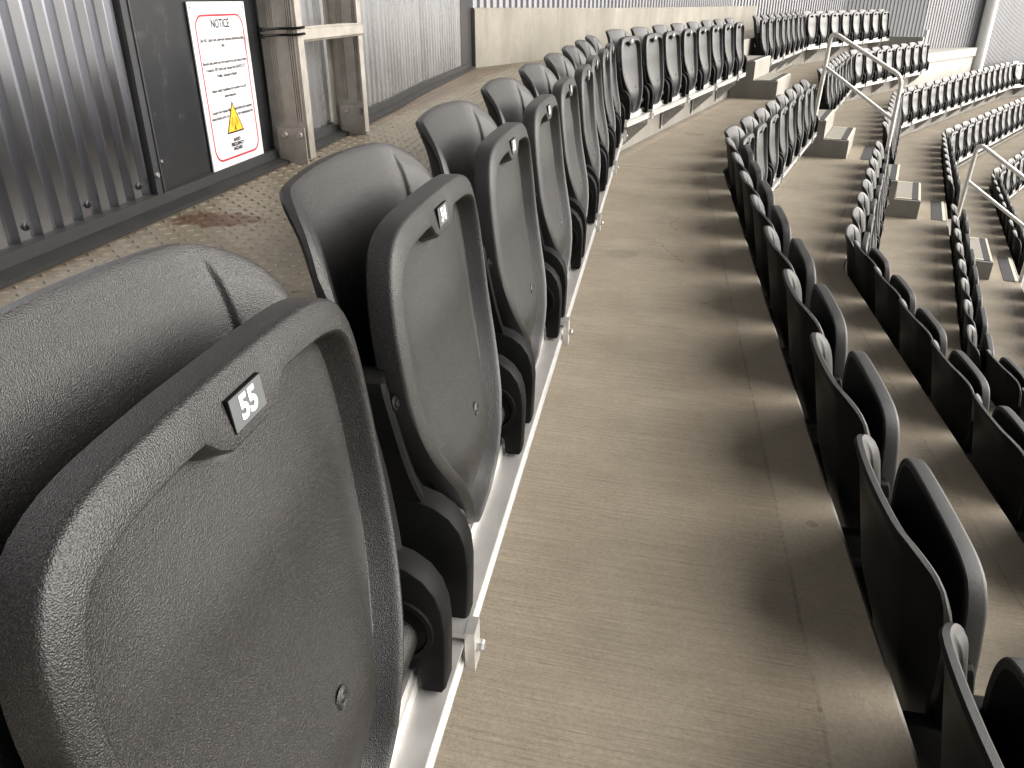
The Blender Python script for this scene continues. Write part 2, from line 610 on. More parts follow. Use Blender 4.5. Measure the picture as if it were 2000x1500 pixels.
def terrace(k):
    b = MB()
    A, B = row_path(k), row_path(k + 1)
    # split matching segments equally
    s = 0.0
    z = tz(k)
    nos = 0.012
    for i in range(4):
        n = 14
        for j in range(n):
            t0, t1 = j / n, (j + 1) / n
            a0, a1 = A[i].lerp(A[i + 1], t0), A[i].lerp(A[i + 1], t1)
            b0, b1 = B[i].lerp(B[i + 1], t0), B[i].lerp(B[i + 1], t1)
            l = (a1 - a0).length
            w0, w1 = (b0 - a0).length, (b1 - a1).length
            ia, ib, ic, id_ = [b.vert((p.x, p.y, z)) for p in (a0, b0, b1, a1)]
            b.face((ia, ib, ic, id_), 0, [(0, s), (T, s), (T, s + l), (0, s + l)])
            # chamfered nosing and the riser below it
            dd = (b1 - b0).normalized()
            nn = Vector((dd.y, -dd.x, 0)) * 0.008
            je, jf = b.vert((b0.x + nn.x, b0.y + nn.y, z - 0.008)), b.vert((b1.x + nn.x, b1.y + nn.y, z - 0.008))
            b.face((ib, je, jf, ic), 1)
            kg, kh = b.vert((b0.x + nn.x, b0.y + nn.y, z - R - 0.02)), b.vert((b1.x + nn.x, b1.y + nn.y, z - R - 0.02))
            b.face((je, kg, kh, jf), 1)
            s += l
    o = b.build('terrace', [M['tread'], M['riser']])
    return tag(o, kind='structure')


for k in range(NROW):
    terrace(k)

# wall line behind the front row (left of the picture) and round the back of the bowl
WALL = [Vector((-1.036, -4, 0)), Vector((-1.036, 2.16, 0)), Vector((-1.10, 3.28, 0)), Vector((-1.165, 4.0, 0)), Vector((-1.215, 5.12, 0))]
BACKW = [N2 * -3.15 + D2 * 4.6, N2 * -2.75 + D2 * A2, bend2(0) - N3 * 0.85 + D3 * 4.3, Vector((5.25, 18.85, 0)), Vector((6.72, 19.98, 0))]

fl = MB()
edge = row_path(0)[:3] + [bend2(0) + D3 * 4.35]
outer = [Vector((-1.05, -4, 0)), Vector((-1.6, 4.2, 0)), BACKW[1] - N2 * 0.1, BACKW[2] - N3 * 0.1]
for i in range(3):
    n = 10
    for j in range(n):
        q = [edge[i].lerp(edge[i + 1], j / n), edge[i].lerp(edge[i + 1], (j + 1) / n), outer[i].lerp(outer[i + 1], (j + 1) / n), outer[i].lerp(outer[i + 1], j / n)]
        fl.face([fl.vert((p.x, p.y, ZF)) for p in q])
        fl.face([fl.vert((p.x, p.y, zz)) for p, zz in ((q[0], ZF), (q[1], ZF), (q[1], tz(0) - 0.02), (q[0], tz(0) - 0.02))], 1)
# raised lozenges of the checker plate, alternating direction
sp = 0.0295
rows = int(8.2 / sp)
for j in range(rows):
    y = 0.25 + j * sp
    for i in range(42):
        x = -1.03 + i * sp
        if y > 2.2:
            x -= (y - 2.2) * 0.055
        # keep on the plate: left of the front row's back edge
        lim = X0 if y < bend1(0).y else (P0 + y * math.sin(TH)) / math.cos(TH)
        if x > lim - 0.012:
            continue
        ang = rad(45 if (i + j) % 2 else -45)
        ca, sa = math.cos(ang), math.sin(ang)
        L, Wd, hh = 0.0115, 0.0040, 0.0025
        def q(a, bb, z):
            return fl.vert((x + a * ca - bb * sa, y + a * sa + bb * ca, ZF + z))
        base = [q(L * c, Wd * s_, -0.0003) for c, s_ in ((1, 0), (0.5, 0.85), (-0.5, 0.85), (-1, 0), (-0.5, -0.85), (0.5, -0.85))]
        top = [q(L * c * 0.5, Wd * s_ * 0.45, hh) for c, s_ in ((1, 0), (0.5, 0.85), (-0.5, 0.85), (-1, 0), (-0.5, -0.85), (0.5, -0.85))]
        for a in range(6):
            fl.face((base[a], base[(a + 1) % 6], top[(a + 1) % 6], top[a]))
        fl.face(top)
tag(fl.build('floor', [M['plate'], M['riser']]), kind='structure')


# ------------------------------------------------------------------ walls
def corrugated(name, pts, z0, z1, pitch, depth, mat, prof=((0, 0), (0.46, 0), (0.56, 1), (0.90, 1), (1.0, 0)), seams=0.0, label='', cat='wall'):
    """profile runs along the polyline; prof = (fraction of the pitch, depth 0..1 behind the face)"""
    b = MB()
    ps = []
    for a, c in zip(pts, pts[1:]):
        d = (c - a).normalized()
        nn = Vector((d.y, -d.x, 0))
        Ln = (c - a).length
        n = max(1, round(Ln / pitch))
        p = Ln / n
        for i in range(n):
            for fr, dp in prof[:-1]:
                ps.append(a + d * ((i + fr) * p) - nn * (dp * depth))
    d = (pts[-1] - pts[-2]).normalized()
    ps.append(pts[-1])
    prev = None
    for p in ps:
        cur = (b.vert((p.x, p.y, z0)), b.vert((p.x, p.y, z1)))
        if prev:
            b.face((prev[0], cur[0], cur[1], prev[1]))
        prev = cur
    # hem at the foot and a back sheet so the wall has thickness
    for a, c in zip(pts, pts[1:]):
        d = (c - a).normalized()
        nn = Vector((d.y, -d.x, 0)) * (depth + 0.03)
        q = [a - nn, c - nn]
        b.face([b.vert((p.x, p.y, zz)) for p, zz in ((q[0], z0), (q[1], z0), (q[1], z1), (q[0], z1))])
    return tag(b.build(name, mat), label, cat)


wl = corrugated('cladding_wall', [Vector((-1.036, -4, 0)), Vector((-1.036, 1.497, 0))], ZF + 0.035, 3.2, 0.0535, 0.014, M['clad'],
                label='ribbed grey steel wall left of the dark panel with the notice', cat='wall')
sk = MB()
for i in range(9):
    y = 0.66 + i * 0.1605
    if y < 1.49:
        sk.disc((-1.036, y, ZF + 0.062), (1, 0, 0), 0.0075, 0.004, 10)
        sk.disc((-1.032, y, ZF + 0.062), (1, 0, 0), 0.0045, 0.005, 6)
sk.build('screw', M['trim'], wl, 30)
wl2 = corrugated('cladding_wall', [Vector((-1.052, 2.2, 0)), Vector((-1.10, 3.28, 0)), Vector((-1.165, 4.0, 0)), Vector((-1.215, 5.08, 0))], ZF + 0.035, 3.2, 0.062, 0.013, M['clad_pale'],
                 label='pale ribbed steel wall behind and beyond the ladder', cat='wall')
corrugated('cladding_wall', BACKW[:3], ZF - 0.5, 4.0, 0.105, 0.018, M['clad_far'], label='long ribbed grey back wall behind the far top row seats', cat='wall')
corrugated('cladding_wall', BACKW[2:], tz(0), 4.0, 0.085, 0.012, M['clad_far'], label='ribbed grey back wall standing on the pale ledge beside the white column', cat='wall')
b1r, b2r = bend2(1), bend2(1) + D3 * 7.3
corrugated('cladding_wall', [Vector((6.85, 19.95, 0)), Vector((8.75, 22.5, 0)), Vector((13.5, 27.0, 0))], tz(1), 4.0, 0.085, 0.012, M['clad_far'],
           label='ribbed grey steel wall to the right of the white column', cat='wall')

# dark sheet panel with its edge trims
pn = empty('wall_panel', (-1.036, 1.50, ZF))
tag(pn, 'smooth charcoal steel wall panel that carries the notice sign', 'wall panel')
b = MB()
b.box((-0.02, 0.03, 0.03), (0.0, 0.70, 3.6))
b.build('sheet', M['door'], pn)
b = MB()
b.box((-0.03, 0.004, 0.03), (0.012, 0.030, 3.6))
b.box((0.0125, 0.025, 0.03), (0.015, 0.030, 3.6))
b.build('edge_trim', M['trim'], pn)
b = MB()
b.disc((0.0121, 0.012, 0.075), (1, 0, 0), 0.006, 0.005, 10)
b.disc((0.0001, 0.055, 0.095), (1, 0, 0), 0.004, 0.003, 8)
b.build('screw', M['bolt'], pn, 30)

# black skirting flashing along the foot of the wall
b = MB()
pts = [Vector((-1.036, -4, 0)), Vector((-1.036, 2.16, 0)), Vector((-1.10, 3.28, 0)), Vector((-1.165, 4.0, 0)), Vector((-1.215, 5.12, 0)), Vector((-1.24, 5.36, 0))]
pr = [(-0.03, 0.0), (0.052, 0.0), (0.052, 0.008), (0.018, 0.014), (0.014, 0.034), (-0.03, 0.036)]
b.loops([[Vector((p.x, p.y, ZF + 0.001 + zz)) for p, zz in zip([off_path(pts, a)[i] for a, _ in pr], [q[1] for q in pr])] for i in range(len(pts))], 0, True, True, True)
tag(b.build('skirting', M['skirt']), 'black flashing strip along the foot of the ribbed wall', 'skirting')

# flat jamb post between the pale ribbed wall and the concrete upstand
b = MB()
b.box((-1.30, 5.09, ZF), (-1.215, 5.42, 3.2))
tag(b.build('jamb_post', M['trim']), 'flat dark grey jamb between ribbed wall and concrete upstand', 'post')

# weathered concrete upstand
b = MB()
ua, ub = Vector((-1.19, 5.38, 0)), N2 * -2.19 + D2 * 13.0
d = (ub - ua).normalized()
nn = Vector((d.y, -d.x, 0))
mid = N2 * -2.335 + D2 * 7.0
pl = [ua, ua.lerp(mid, 0.5) - nn * 0.01, mid, mid.lerp(ub, 0.5) + nn * 0.0, ub]
fr, bk = pl, off_path(pl, -0.14)
tops = [-0.052, -0.060, -0.070, -0.085, -0.095]
ch = 0.010
frc, bkc = off_path(pl, -ch), off_path(pl, -0.14 + ch)
b.loops([[Vector((f.x, f.y, ZF - 0.02)), Vector((f.x, f.y, t - ch)), Vector((fc.x, fc.y, t)), Vector((kc.x, kc.y, t)), Vector((k_.x, k_.y, t - ch)), Vector((k_.x, k_.y, ZF - 0.02))]
         for f, fc, kc, k_, t in zip(fr, frc, bkc, bk, tops)], 0, True, True, True)
tag(b.build('concrete_upstand', M['upstand']), 'weathered tan concrete upstand wall behind the top row', 'wall')

# pale concrete fascia and ledge under the back wall, end panel of the top row, white column
b = MB()
lf = [Vector((4.42, 16.55, 0)), Vector((5.55, 18.2, 0)), Vector((6.62, 19.72, 0))]
lb = [p + Vector((-0.9, 0.75, 0)) for p in lf]
b.loops([[Vector((f.x, f.y, tz(1))), Vector((f.x, f.y, tz(0) - 0.16)), Vector((f.x + 0.03, f.y - 0.02, tz(0) - 0.15)), Vector((f.x + 0.03, f.y - 0.02, tz(0) + 0.012)), Vector((k_.x, k_.y, tz(0) + 0.012)), Vector((k_.x, k_.y, tz(1)))]
         for f, k_ in zip(lf, lb)], 0, True, True, True)
tag(b.build('concrete_ledge', M['white_conc']), 'pale concrete ledge wall beyond the end of the second row', 'wall')

b = MB()
e0 = bend2(0) + D3 * (8 * PIT + 0.22)
mt = Matrix(((N3.x, D3.x, 0, e0.x), (N3.y, D3.y, 0, e0.y), (0, 0, 1, tz(0)), (0, 0, 0, 1)))
b.box((0.0, 0.0, 0.0), (0.74, 0.09, 0.30), 0, mt)
o = b.build('end_wall', M['white_conc'])
tag(o, 'small pale concrete end panel beyond the last top row seat', 'wall')
b = MB()
b.box((0.70, 0.10, -0.4), (0.77, 0.17, 0.42), 0, mt)
tag(b.build('end_post', M['paint']), 'short white post at the end panel of the top row', 'post')

b = MB()
b.tube([(6.78, 19.86, tz(1)), (6.78, 19.86, 4.2)], 0.125, 18)
b.box((6.60, 19.68, tz(1) + 0.001), (6.96, 20.04, tz(1) + 0.02))
tag(b.build('steel_column', M['paint'], None, 40), 'round white column between the two ribbed back walls', 'column')

# unseen roof over the stand, its edge height and reach shaped to dim the rows
b = MB()
base = [Vector((-1.6, -9, 0)), Vector((-1.6, 1.0, 0)), Vector((-1.6, 4.9, 0)), N2 * -3.4 + D2 * 9.5, N2 * -3.4 + D2 * A2, N2 * -3.4 + D2 * A2 + D3 * 9.5, N2 * -3.4 + D2 * A2 + D3 * 9.5 + D4 * 9]
far_ = off_path(base, 4.8)
ROOF_IN = [3.4, 3.5, 3.8, 4.2, 4.6, 4.8, 4.8]
ROOF_OUT = [3.4, 3.8, 4.4, 5.2, 6.0, 6.4, 6.4]
b.loops([[Vector((p.x, p.y, a)), Vector((q.x, q.y, c)), Vector((q.x, q.y, c + 0.2)), Vector((p.x, p.y, a + 0.2))] for p, q, a, c in zip(base, far_, ROOF_IN, ROOF_OUT)], 0, True, True, True)
tag(b.build('roof', M['roof']), kind='structure')

# ------------------------------------------------------------------ seat
def back_lean(z):
    return -0.006 + 0.20 * (0.784 - z) + 0.02 * sm(0.52, 0.36, z)


def back_front(y, z):
    a = abs(y)
    x = back_lean(z) + 0.016 * (a / 0.2) ** 2 + 0.022 * sm(0.13, 0.225, a)
    x += 0.0050 * sm(0.1545, 0.1585, a) * sm(0.44, 0.52, z) * sm(0.002, 0.022, back_top(y) - z)            # moulded step where the wing starts
    x += 0.012 * sm(0.70, 0.79, z) * 0 - 0.010 * sm(0.72, 0.785, z)      # top rolls back
    return x


def back_halfw(z):
    return interp([(0.31, 0.168), (0.36, 0.160), (0.40, 0.168), (0.46, 0.187), (0.54, 0.204), (0.62, 0.215), (0.72, 0.221), (0.80, 0.222)], z)


def back_top(y):
    a = abs(y)
    t = 0.776 - 0.010 * (a / 0.2) ** 2
    if a > 0.140:
        q = min(1.0, (a - 0.140) / 0.082)
        t -= 0.085 * (1 - math.sqrt(max(0, 1 - q * q)))
    return t


def make_backrest():
    b = MB()
    z0 = 0.312
    ss = [-1, -.985, -.95, -.9, -.85, -.8, -.76, -.735, -.722, -.7145, -.710, -.706, -.702, -.698, -.6945, -.685, -.67, -.64, -.55, -.45, -.33, -.2, -.07]
    ss = ss + [-s for s in reversed(ss)]
    NT_ = 26
    front, back, rim = [], [], []
    grid = []
    for j in range(NT_ + 1):
        t = j / NT_
        t = 1 - (1 - t) ** 1.35
        row = []
        for s in ss:
            y = s * 0.222
            zt = back_top(y)
            z = z0 + t * (zt - z0)
            yy = s * back_halfw(z)
            row.append((yy, z))
        grid.append(row)
    f_id = [[b.vert((back_front(y, z), y, z)) for y, z in row] for row in grid]
    def bx(y, z):
        edge = sm(0.80, 1.0, abs(y) / back_halfw(z))
        st = 0.0050 * sm(0.1545, 0.1585, abs(y)) * sm(0.44, 0.52, z) * sm(0.002, 0.022, back_top(y) - z)
        return back_front(y, z) - st - 0.0125 - 0.005 * (1 - edge)
    k_id = [[b.vert((bx(y, z), y, z)) for y, z in row] for row in grid]
    nx = len(ss)
    for j in range(NT_):
        for i in range(nx - 1):
            b.face((f_id[j][i], f_id[j][i + 1], f_id[j + 1][i + 1], f_id[j + 1][i]))
            b.face((k_id[j][i], k_id[j + 1][i], k_id[j + 1][i + 1], k_id[j][i + 1]), 1)
    ring = [(0, i) for i in range(nx)] + [(j, nx - 1) for j in range(1, NT_ + 1)] + [(NT_, i) for i in range(nx - 2, -1, -1)] + [(j, 0) for j in range(NT_ - 1, 0, -1)]
    c = (0.0, 0.60)
    mids1, mids2 = [], []
    for idx, (j, i) in enumerate(ring):
        y, z = grid[j][i]
        (j0, i0), (j1, i1) = ring[idx - 1], ring[(idx + 1) % len(ring)]
        ty, tzz = grid[j1][i1][0] - grid[j0][i0][0], grid[j1][i1][1] - grid[j0][i0][1]
        L = math.hypot(ty, tzz) or 1
        ny, nz = tzz / L, -ty / L
        xa, xb = back_front(y, z), bx(y, z)
        mids1.append(b.vert((xa - 0.004, y + ny * 0.0045, z + nz * 0.0045)))
        mids2.append(b.vert((xb + 0.004, y + ny * 0.0045, z + nz * 0.0045)))
    n = len(ring)
    for a in range(n):
        c2 = (a + 1) % n
        (j, i), (j2, i2) = ring[a], ring[c2]
        b.face((f_id[j][i], f_id[j2][i2], mids1[c2], mids1[a]))
        b.face((mids1[a], mids1[c2], mids2[c2], mids2[a]))
        b.face((mids2[a], mids2[c2], k_id[j2][i2], k_id[j][i]), 1)
    return b


def catmull(pts, per):
    res = []
    n = len(pts)
    for i in range(n - 1):
        p0, p1, p2, p3 = pts[max(0, i - 1)], pts[i], pts[i + 1], pts[min(n - 1, i + 2)]
        for k in range(per):
            t = k / per
            res.append(tuple(0.5 * ((2 * p1[c]) + (-p0[c] + p2[c]) * t + (2 * p0[c] - 5 * p1[c] + 4 * p2[c] - p3[c]) * t * t + (-p0[c] + 3 * p1[c] - 3 * p2[c] + p3[c]) * t ** 3) for c in (0, 1)))
    res.append(pts[-1])
    return res


def resample(pts, n):
    L = [0]
    for a, c in zip(pts, pts[1:]):
        L.append(L[-1] + math.hypot(c[0] - a[0], c[1] - a[1]))
    res, k = [], 0
    for i in range(n):
        s = L[-1] * i / (n - 1)
        while k < len(pts) - 2 and L[k + 1] < s:
            k += 1
        t = (s - L[k]) / max(1e-9, L[k + 1] - L[k])
        res.append((pts[k][0] + (pts[k + 1][0] - pts[k][0]) * t, pts[k][1] + (pts[k + 1][1] - pts[k][1]) * t))
    return res


HALF = [(0.0, 0.292), (0.036, 0.294), (0.060, 0.304), (0.082, 0.325), (0.098, 0.350), (0.121, 0.387), (0.144, 0.420), (0.170, 0.458), (0.190, 0.500), (0.201, 0.550), (0.204, 0.610), (0.202, 0.655), (0.196, 0.688), (0.184, 0.713), (0.163, 0.730), (0.125, 0.740), (0.06, 0.7435), (0.0, 0.744)]


def pan_xf(z):
    return interp([(0.29, 0.164), (0.34, 0.169), (0.38, 0.169), (0.42, 0.164), (0.48, 0.149), (0.52, 0.140), (0.56, 0.133), (0.64, 0.124), (0.72, 0.117), (0.75, 0.113)], z)


def pan_xb(z):
    return pan_xf(z) - interp([(0.29, 0.034), (0.42, 0.037), (0.6, 0.037), (0.75, 0.034)], z)


def make_pan():
    b = MB()
    h = resample(catmull(HALF, 10), 56)
    outl = h + [(-y, z) for y, z in reversed(h[1:-1])]
    n = len(outl)
    nor = []
    for i in range(n):
        (y0, z0), (y1, z1) = outl[i - 1], outl[(i + 1) % n]
        ty, tzz = y1 - y0, z1 - z0
        L = math.hypot(ty, tzz)
        nor.append((-tzz / L, ty / L))

    def rw(i):
        y, z = outl[i]
        r = interp([(0.29, 0.006), (0.36, 0.011), (0.50, 0.017), (0.64, 0.018), (0.70, 0.021), (0.744, 0.026)], z)
        if z > 0.70:
            r += 0.020 * (1 - sm(0.028, 0.056, abs(y)))
        return r

    def off(k0, k1, xo, xfun=pan_xf):
        """offset inwards by k0 + k1*rim"""
        res = []
        for i in range(n):
            y, z = outl[i]
            o_ = k0 + k1 * rw(i)
            yy, zz = y + nor[i][0] * o_, z + nor[i][1] * o_
            res.append((xfun(zz) + xo, yy, zz))
        return res

    def inward(l, f, xfun, xo):
        res = []
        for x, y, z in l:
            cz = min(0.67, max(0.36, z))
            yy, zz = y * (1 - f), z + (cz - z) * f
            res.append((xfun(zz) + xo(yy, zz), yy, zz))
        return res

    def slope_w(i):
        y, z = outl[i]
        return 0.011

    def offs(k, xo):
        res = []
        for i in range(n):
            y, z = outl[i]
            o_ = rw(i) + k * slope_w(i)
            yy, zz = y + nor[i][0] * o_, z + nor[i][1] * o_
            res.append((pan_xf(zz) + xo, yy, zz))
        return res
    pl = offs(1.12, -0.0255)
    bulge = lambda y, z: -0.0255 + 0.018 * (1 - min(1, (y / 0.18) ** 2)) * sm(0.30, 0.42, z) * sm(0.72, 0.60, z)
    bk = off(0.016, 0, 0.001, pan_xb)
    seatc = lambda y, z: 0.001 + 0.004 * (1 - min(1, (y / 0.2) ** 2)) * sm(0.34, 0.45, z) * sm(0.74, 0.62, z)
    ls = [inward(bk, 1.0, pan_xb, seatc), inward(bk, 0.66, pan_xb, seatc), inward(bk, 0.33, pan_xb, seatc), bk,
          off(0.003, 0, 0.0005, pan_xb), off(0.0005, 0, 0.003, pan_xb), off(0, 0, -0.0105), off(0.0008, 0, -0.0070), off(0.003, 0, -0.0050), off(-0.003, 1, -0.0003), off(0.0, 1, 0.0),
          offs(0.16, -0.0012), offs(0.30, -0.0040), offs(0.44, -0.0085), offs(0.90, -0.0225), offs(1.0, -0.0250), pl,
          inward(pl, 0.3, pan_xf, bulge), inward(pl, 0.62, pan_xf, bulge), inward(pl, 1.0, pan_xf, bulge)]
    b.loops(ls[:4], 1, True, False, False)
    b.loops(ls[3:], 0, True, False, False)
    # hinge barrels each side of the neck
    for s in (-1, 1):
        b.tube([(0.134, s * 0.094, 0.350), (0.134, s * 0.150, 0.350), (0.134, s * 0.186, 0.350)], 0.026, 16)
    # moulded screw dimple on the panel and two at the neck
    for y, z, r in ((0.012, 0.445, 0.011),):
        x = pan_xf(z) + bulge(y, z)
        c = Vector((x + 0.0005, y, z))
        ring = lambda rr, hh: [c + Vector((hh, rr * math.cos(2 * math.pi * q / 14), rr * math.sin(2 * math.pi * q / 14))) for q in range(14)]
        b.loops([ring(r, -0.001), ring(r * 0.8, 0.0018), ring(r * 0.6, 0.0014), ring(r * 0.4, -0.0005), ring(r * 0.25, 0.002)], 0, True, False, True)
    return b


def make_neck_bolt(y):
    b = MB()
    b.disc((0.1345, y * 0.7, 0.326), (1, 0, 0.05), 0.009, 0.006, 12)
    return b


PL_OFF = 0.026


def make_side_plate(s):
    b = MB()
    cl = catmull([(-0.208, 0.600), (-0.208, 0.560), (-0.205, 0.510), (-0.196, 0.465), (-0.179, 0.428), (-0.160, 0.400)], 6)
    L, Rr = [], []
    n = len(cl)
    for i, (y, z) in enumerate(cl):
        y0, z0 = cl[max(0, i - 1)]
        y1, z1 = cl[min(n - 1, i + 1)]
        ty, tzz = y1 - y0, z1 - z0
        l = math.hypot(ty, tzz)
        w = 0.0235
        if i < 3:
            w *= (0.55, 0.85, 0.96)[i]
        L.append((y - tzz / l * w, z + ty / l * w))
        Rr.append((y + tzz / l * w, z - ty / l * w))
    def P(q, o_):
        return (back_front(q[0], q[1]) + o_ + PL_OFF, q[0] * -s, q[1])
    ls = []
    for a, c in zip(L, Rr):
        ia = (a[0] + (c[0] - a[0]) * 0.08, a[1] + (c[1] - a[1]) * 0.08)
        ic = (c[0] + (a[0] - c[0]) * 0.08, c[1] + (a[1] - c[1]) * 0.08)
        ls.append([P(a, -0.030), P(a, 0.0), P(ia, 0.004), P(ic, 0.004), P(c, 0.0), P(c, -0.030)])
    b.loops(ls, 0, True, True, True)
    for (y, z) in ((-0.208, 0.564), (-0.182, 0.434)):
        x = back_front(y, z) + PL_OFF + 0.0038
        b.disc((x, -s * y, z), (1, 0, 0.2), 0.0085, 0.004, 12)
        b.disc((x + 0.004, -s * y, z), (1, 0, 0.2), 0.0048, 0.002, 6)
    return b


BR = [(0.030, 0.330), (0.028, 0.425), (0.034, 0.443), (0.052, 0.452), (0.100, 0.450), (0.130, 0.446), (0.152, 0.438), (0.169, 0.425), (0.181, 0.407), (0.187, 0.386), (0.189, 0.360), (0.188, 0.320), (0.186, 0.278), (0.182, 0.272), (0.162, 0.272), (0.158, 0.276), (0.157, 0.2985), (0.152, 0.3035), (0.090, 0.3035), (0.060, 0.315)]


def make_bracket(s):
    """cast arm between backrest and rail, at the seat's side s (+1 / -1)"""
    b = MB()
    y0 = s * 0.198
    hw = 0.0175
    cx, cz = 0.115, 0.365
    def prof(y, k):
        res = []
        m = len(BR)
        for i, (x, z) in enumerate(BR):
            (xa, za), (xb, zb) = BR[i - 1], BR[(i + 1) % m]
            tx, tzz = xb - xa, zb - za
            l = math.hypot(tx, tzz)
            res.append((x + tzz / l * k, y, z - tx / l * k))
        return res
    b.loops([prof(y0 - hw, 0.0045), prof(y0 - hw + 0.0012, 0.0016), prof(y0 - hw + 0.0045, 0.0), prof(y0 + hw - 0.0045, 0.0), prof(y0 + hw - 0.0012, 0.0016), prof(y0 + hw, 0.0045)], 0, True, True, True)
    # round hinge socket on the inner face and the slot on the front
    yi = y0 - s * hw
    c = Vector((0.135, yi, 0.358))
    ring = lambda rr, hh: [c + Vector((rr * math.cos(2 * math.pi * q / 22), -s * hh, rr * math.sin(2 * math.pi * q / 22))) for q in range(22)]
    b.loops([ring(0.043, -0.001), ring(0.0415, 0.003), ring(0.036, 0.0035), ring(0.0345, 0.0006)], 0, True, False, True)
    b.disc((0.1862, y0, 0.335), (1, 0, 0.02), 0.007, 0.002, 10, 1)
    return b


def number_mesh(txt):
    cu = bpy.data.curves.new('t', 'FONT')
    cu.body = txt
    cu.align_x = 'CENTER'
    cu.align_y = 'CENTER'
    cu.size = 0.030
    cu.extrude = 0.0004
    cu.offset = 0.0011
    cu.space_character = 1.06
    o = bpy.data.objects.new('t', cu)
    COL.objects.link(o)
    bpy.context.view_layer.update()
    me = bpy.data.meshes.new_from_object(o.evaluated_get(bpy.context.evaluated_depsgraph_get()))
    bpy.data.objects.remove(o)
    return me


def text_into(b, txt, size, mtx, mat, align='CENTER', bold=0.0, width=None, ysc=1.0):
    """append flat lettering to a mesh builder"""
    cu = bpy.data.curves.new('t', 'FONT')
    cu.body = txt
    cu.align_x = align
    cu.align_y = 'CENTER'
    cu.size = size
    cu.offset = bold
    cu.resolution_u = 3
    o = bpy.data.objects.new('t', cu)
    COL.objects.link(o)
    bpy.context.view_layer.update()
    me = bpy.data.meshes.new_from_object(o.evaluated_get(bpy.context.evaluated_depsgraph_get()))
    bpy.data.objects.remove(o)
    xs = [v.co.x for v in me.vertices]
    k = 1.0
    if width and xs:
        k = width / (max(xs) - min(xs))
    base = len(b.v)
    for v in me.vertices:
        b.vert(mtx @ Vector((v.co.x * k, v.co.y * ysc, 0)))
    for p in me.polygons:
        b.face([base + i for i in p.vertices], mat)
    bpy.data.meshes.remove(me)


slope = math.atan2(pan_xf(0.70) - pan_xf(0.74), 0.04)


def plate_matrix():
    z = 0.7165
    u = Vector((0, 1, 0))
    v = Vector((-math.sin(slope), 0, math.cos(slope)))
    w = u.cross(v)
    return Matrix(((u.x, v.x, w.x, pan_xf(z) - 0.0004), (u.y, v.y, w.y, 0.002), (u.z, v.z, w.z, z), (0, 0, 0, 1)))


def make_plate(txt):
    b = MB()
    m = plate_matrix()
    b.box((-0.0215, -0.0120, -0.003), (0.0215, 0.0120, 0.0001), 1, m)  # black rim stands in for the shadow round the plate
    b.box((-0.0208, -0.0113, -0.001), (0.0208, 0.0113, 0.0005), 0, m)
    if txt:
        text_into(b, txt, 0.0225, m @ Matrix.Translation((0, 0, 0.0009)), 2, 'CENTER', 0.0008, None, 1.0)
    return b


def make_seat():
    root = empty('folding_seat', (0, 0, 0))
    make_backrest().build('backrest', [M['seat'], M['black']], root, 40)
    pan = make_pan().build('seat_pan', [M['seat'], M['black']], root, 36, True, True)
    for y in (-0.038, 0.038):
        make_neck_bolt(y).build('bolt', M['black'], pan, 30)
    for s in (-1, 1):
        make_side_plate(s).build('side_plate', M['black'], root, 30)
        make_bracket(s).build('bracket', [M['black'], M['skirt']], root, 35)
    return root


proto = make_seat()
blank_plate = make_plate('').build('number_plate', [M['numplate'], M['black'], M['numink']], None, None, False).data
plates = {}


def plate_for(num):
    if num not in plates:
        plates[num] = make_plate(str(num)).build('number_plate', [M['numplate'], M['black'], M['numink']], None, None, False).data
    return plates[num]


ORD = ['first', 'second', 'third', 'fourth', 'fifth', 'sixth', 'seventh', 'eighth', 'ninth', 'tenth', 'eleventh', 'twelfth', 'thirteenth', 'fourteenth', 'fifteenth', 'sixteenth', 'seventeenth']
ROWN = ['top row', 'second row down', 'third row down', 'fourth row down', 'fifth row down', 'sixth row down', 'seventh row down']

from bpy_extras.object_utils import world_to_camera_view
bpy.context.view_layer.update()


def in_view(p):
    for dz in (0.0, 0.4, 0.8):
        c = world_to_camera_view(SC, cam_ob, Vector((p.x, p.y, p.z + dz)))
        if c.z > 0 and -0.12 < c.x < 1.10 and -0.3 < c.y < 1.1:
            return True
    return False


first = [True]
PIV = Vector((0.134, 0, 0.350))


def place_seat(p, phi, label, group, num):
    if not in_view(p):
        return None
    o = proto if first[0] else copy_tree(proto)
    first[0] = False
    o.name = 'folding_seat'
    o.location = p
    o.rotation_euler = (0, 0, -phi)
    tilt = 0.0 if num in (55, 54, 53) else random.uniform(-0.022, 0.022)
    for ch in o.children:
        if ch.name.startswith('seat_pan'):
            ch.matrix_local = Matrix.Translation(PIV) @ Matrix.Rotation(tilt, 4, 'Y') @ Matrix.Translation(-PIV)
            o['pan_tilt'] = tilt
    o['label'] = label
    o['category'] = 'seat'
    o['group'] = group
    return o


SEATS = []


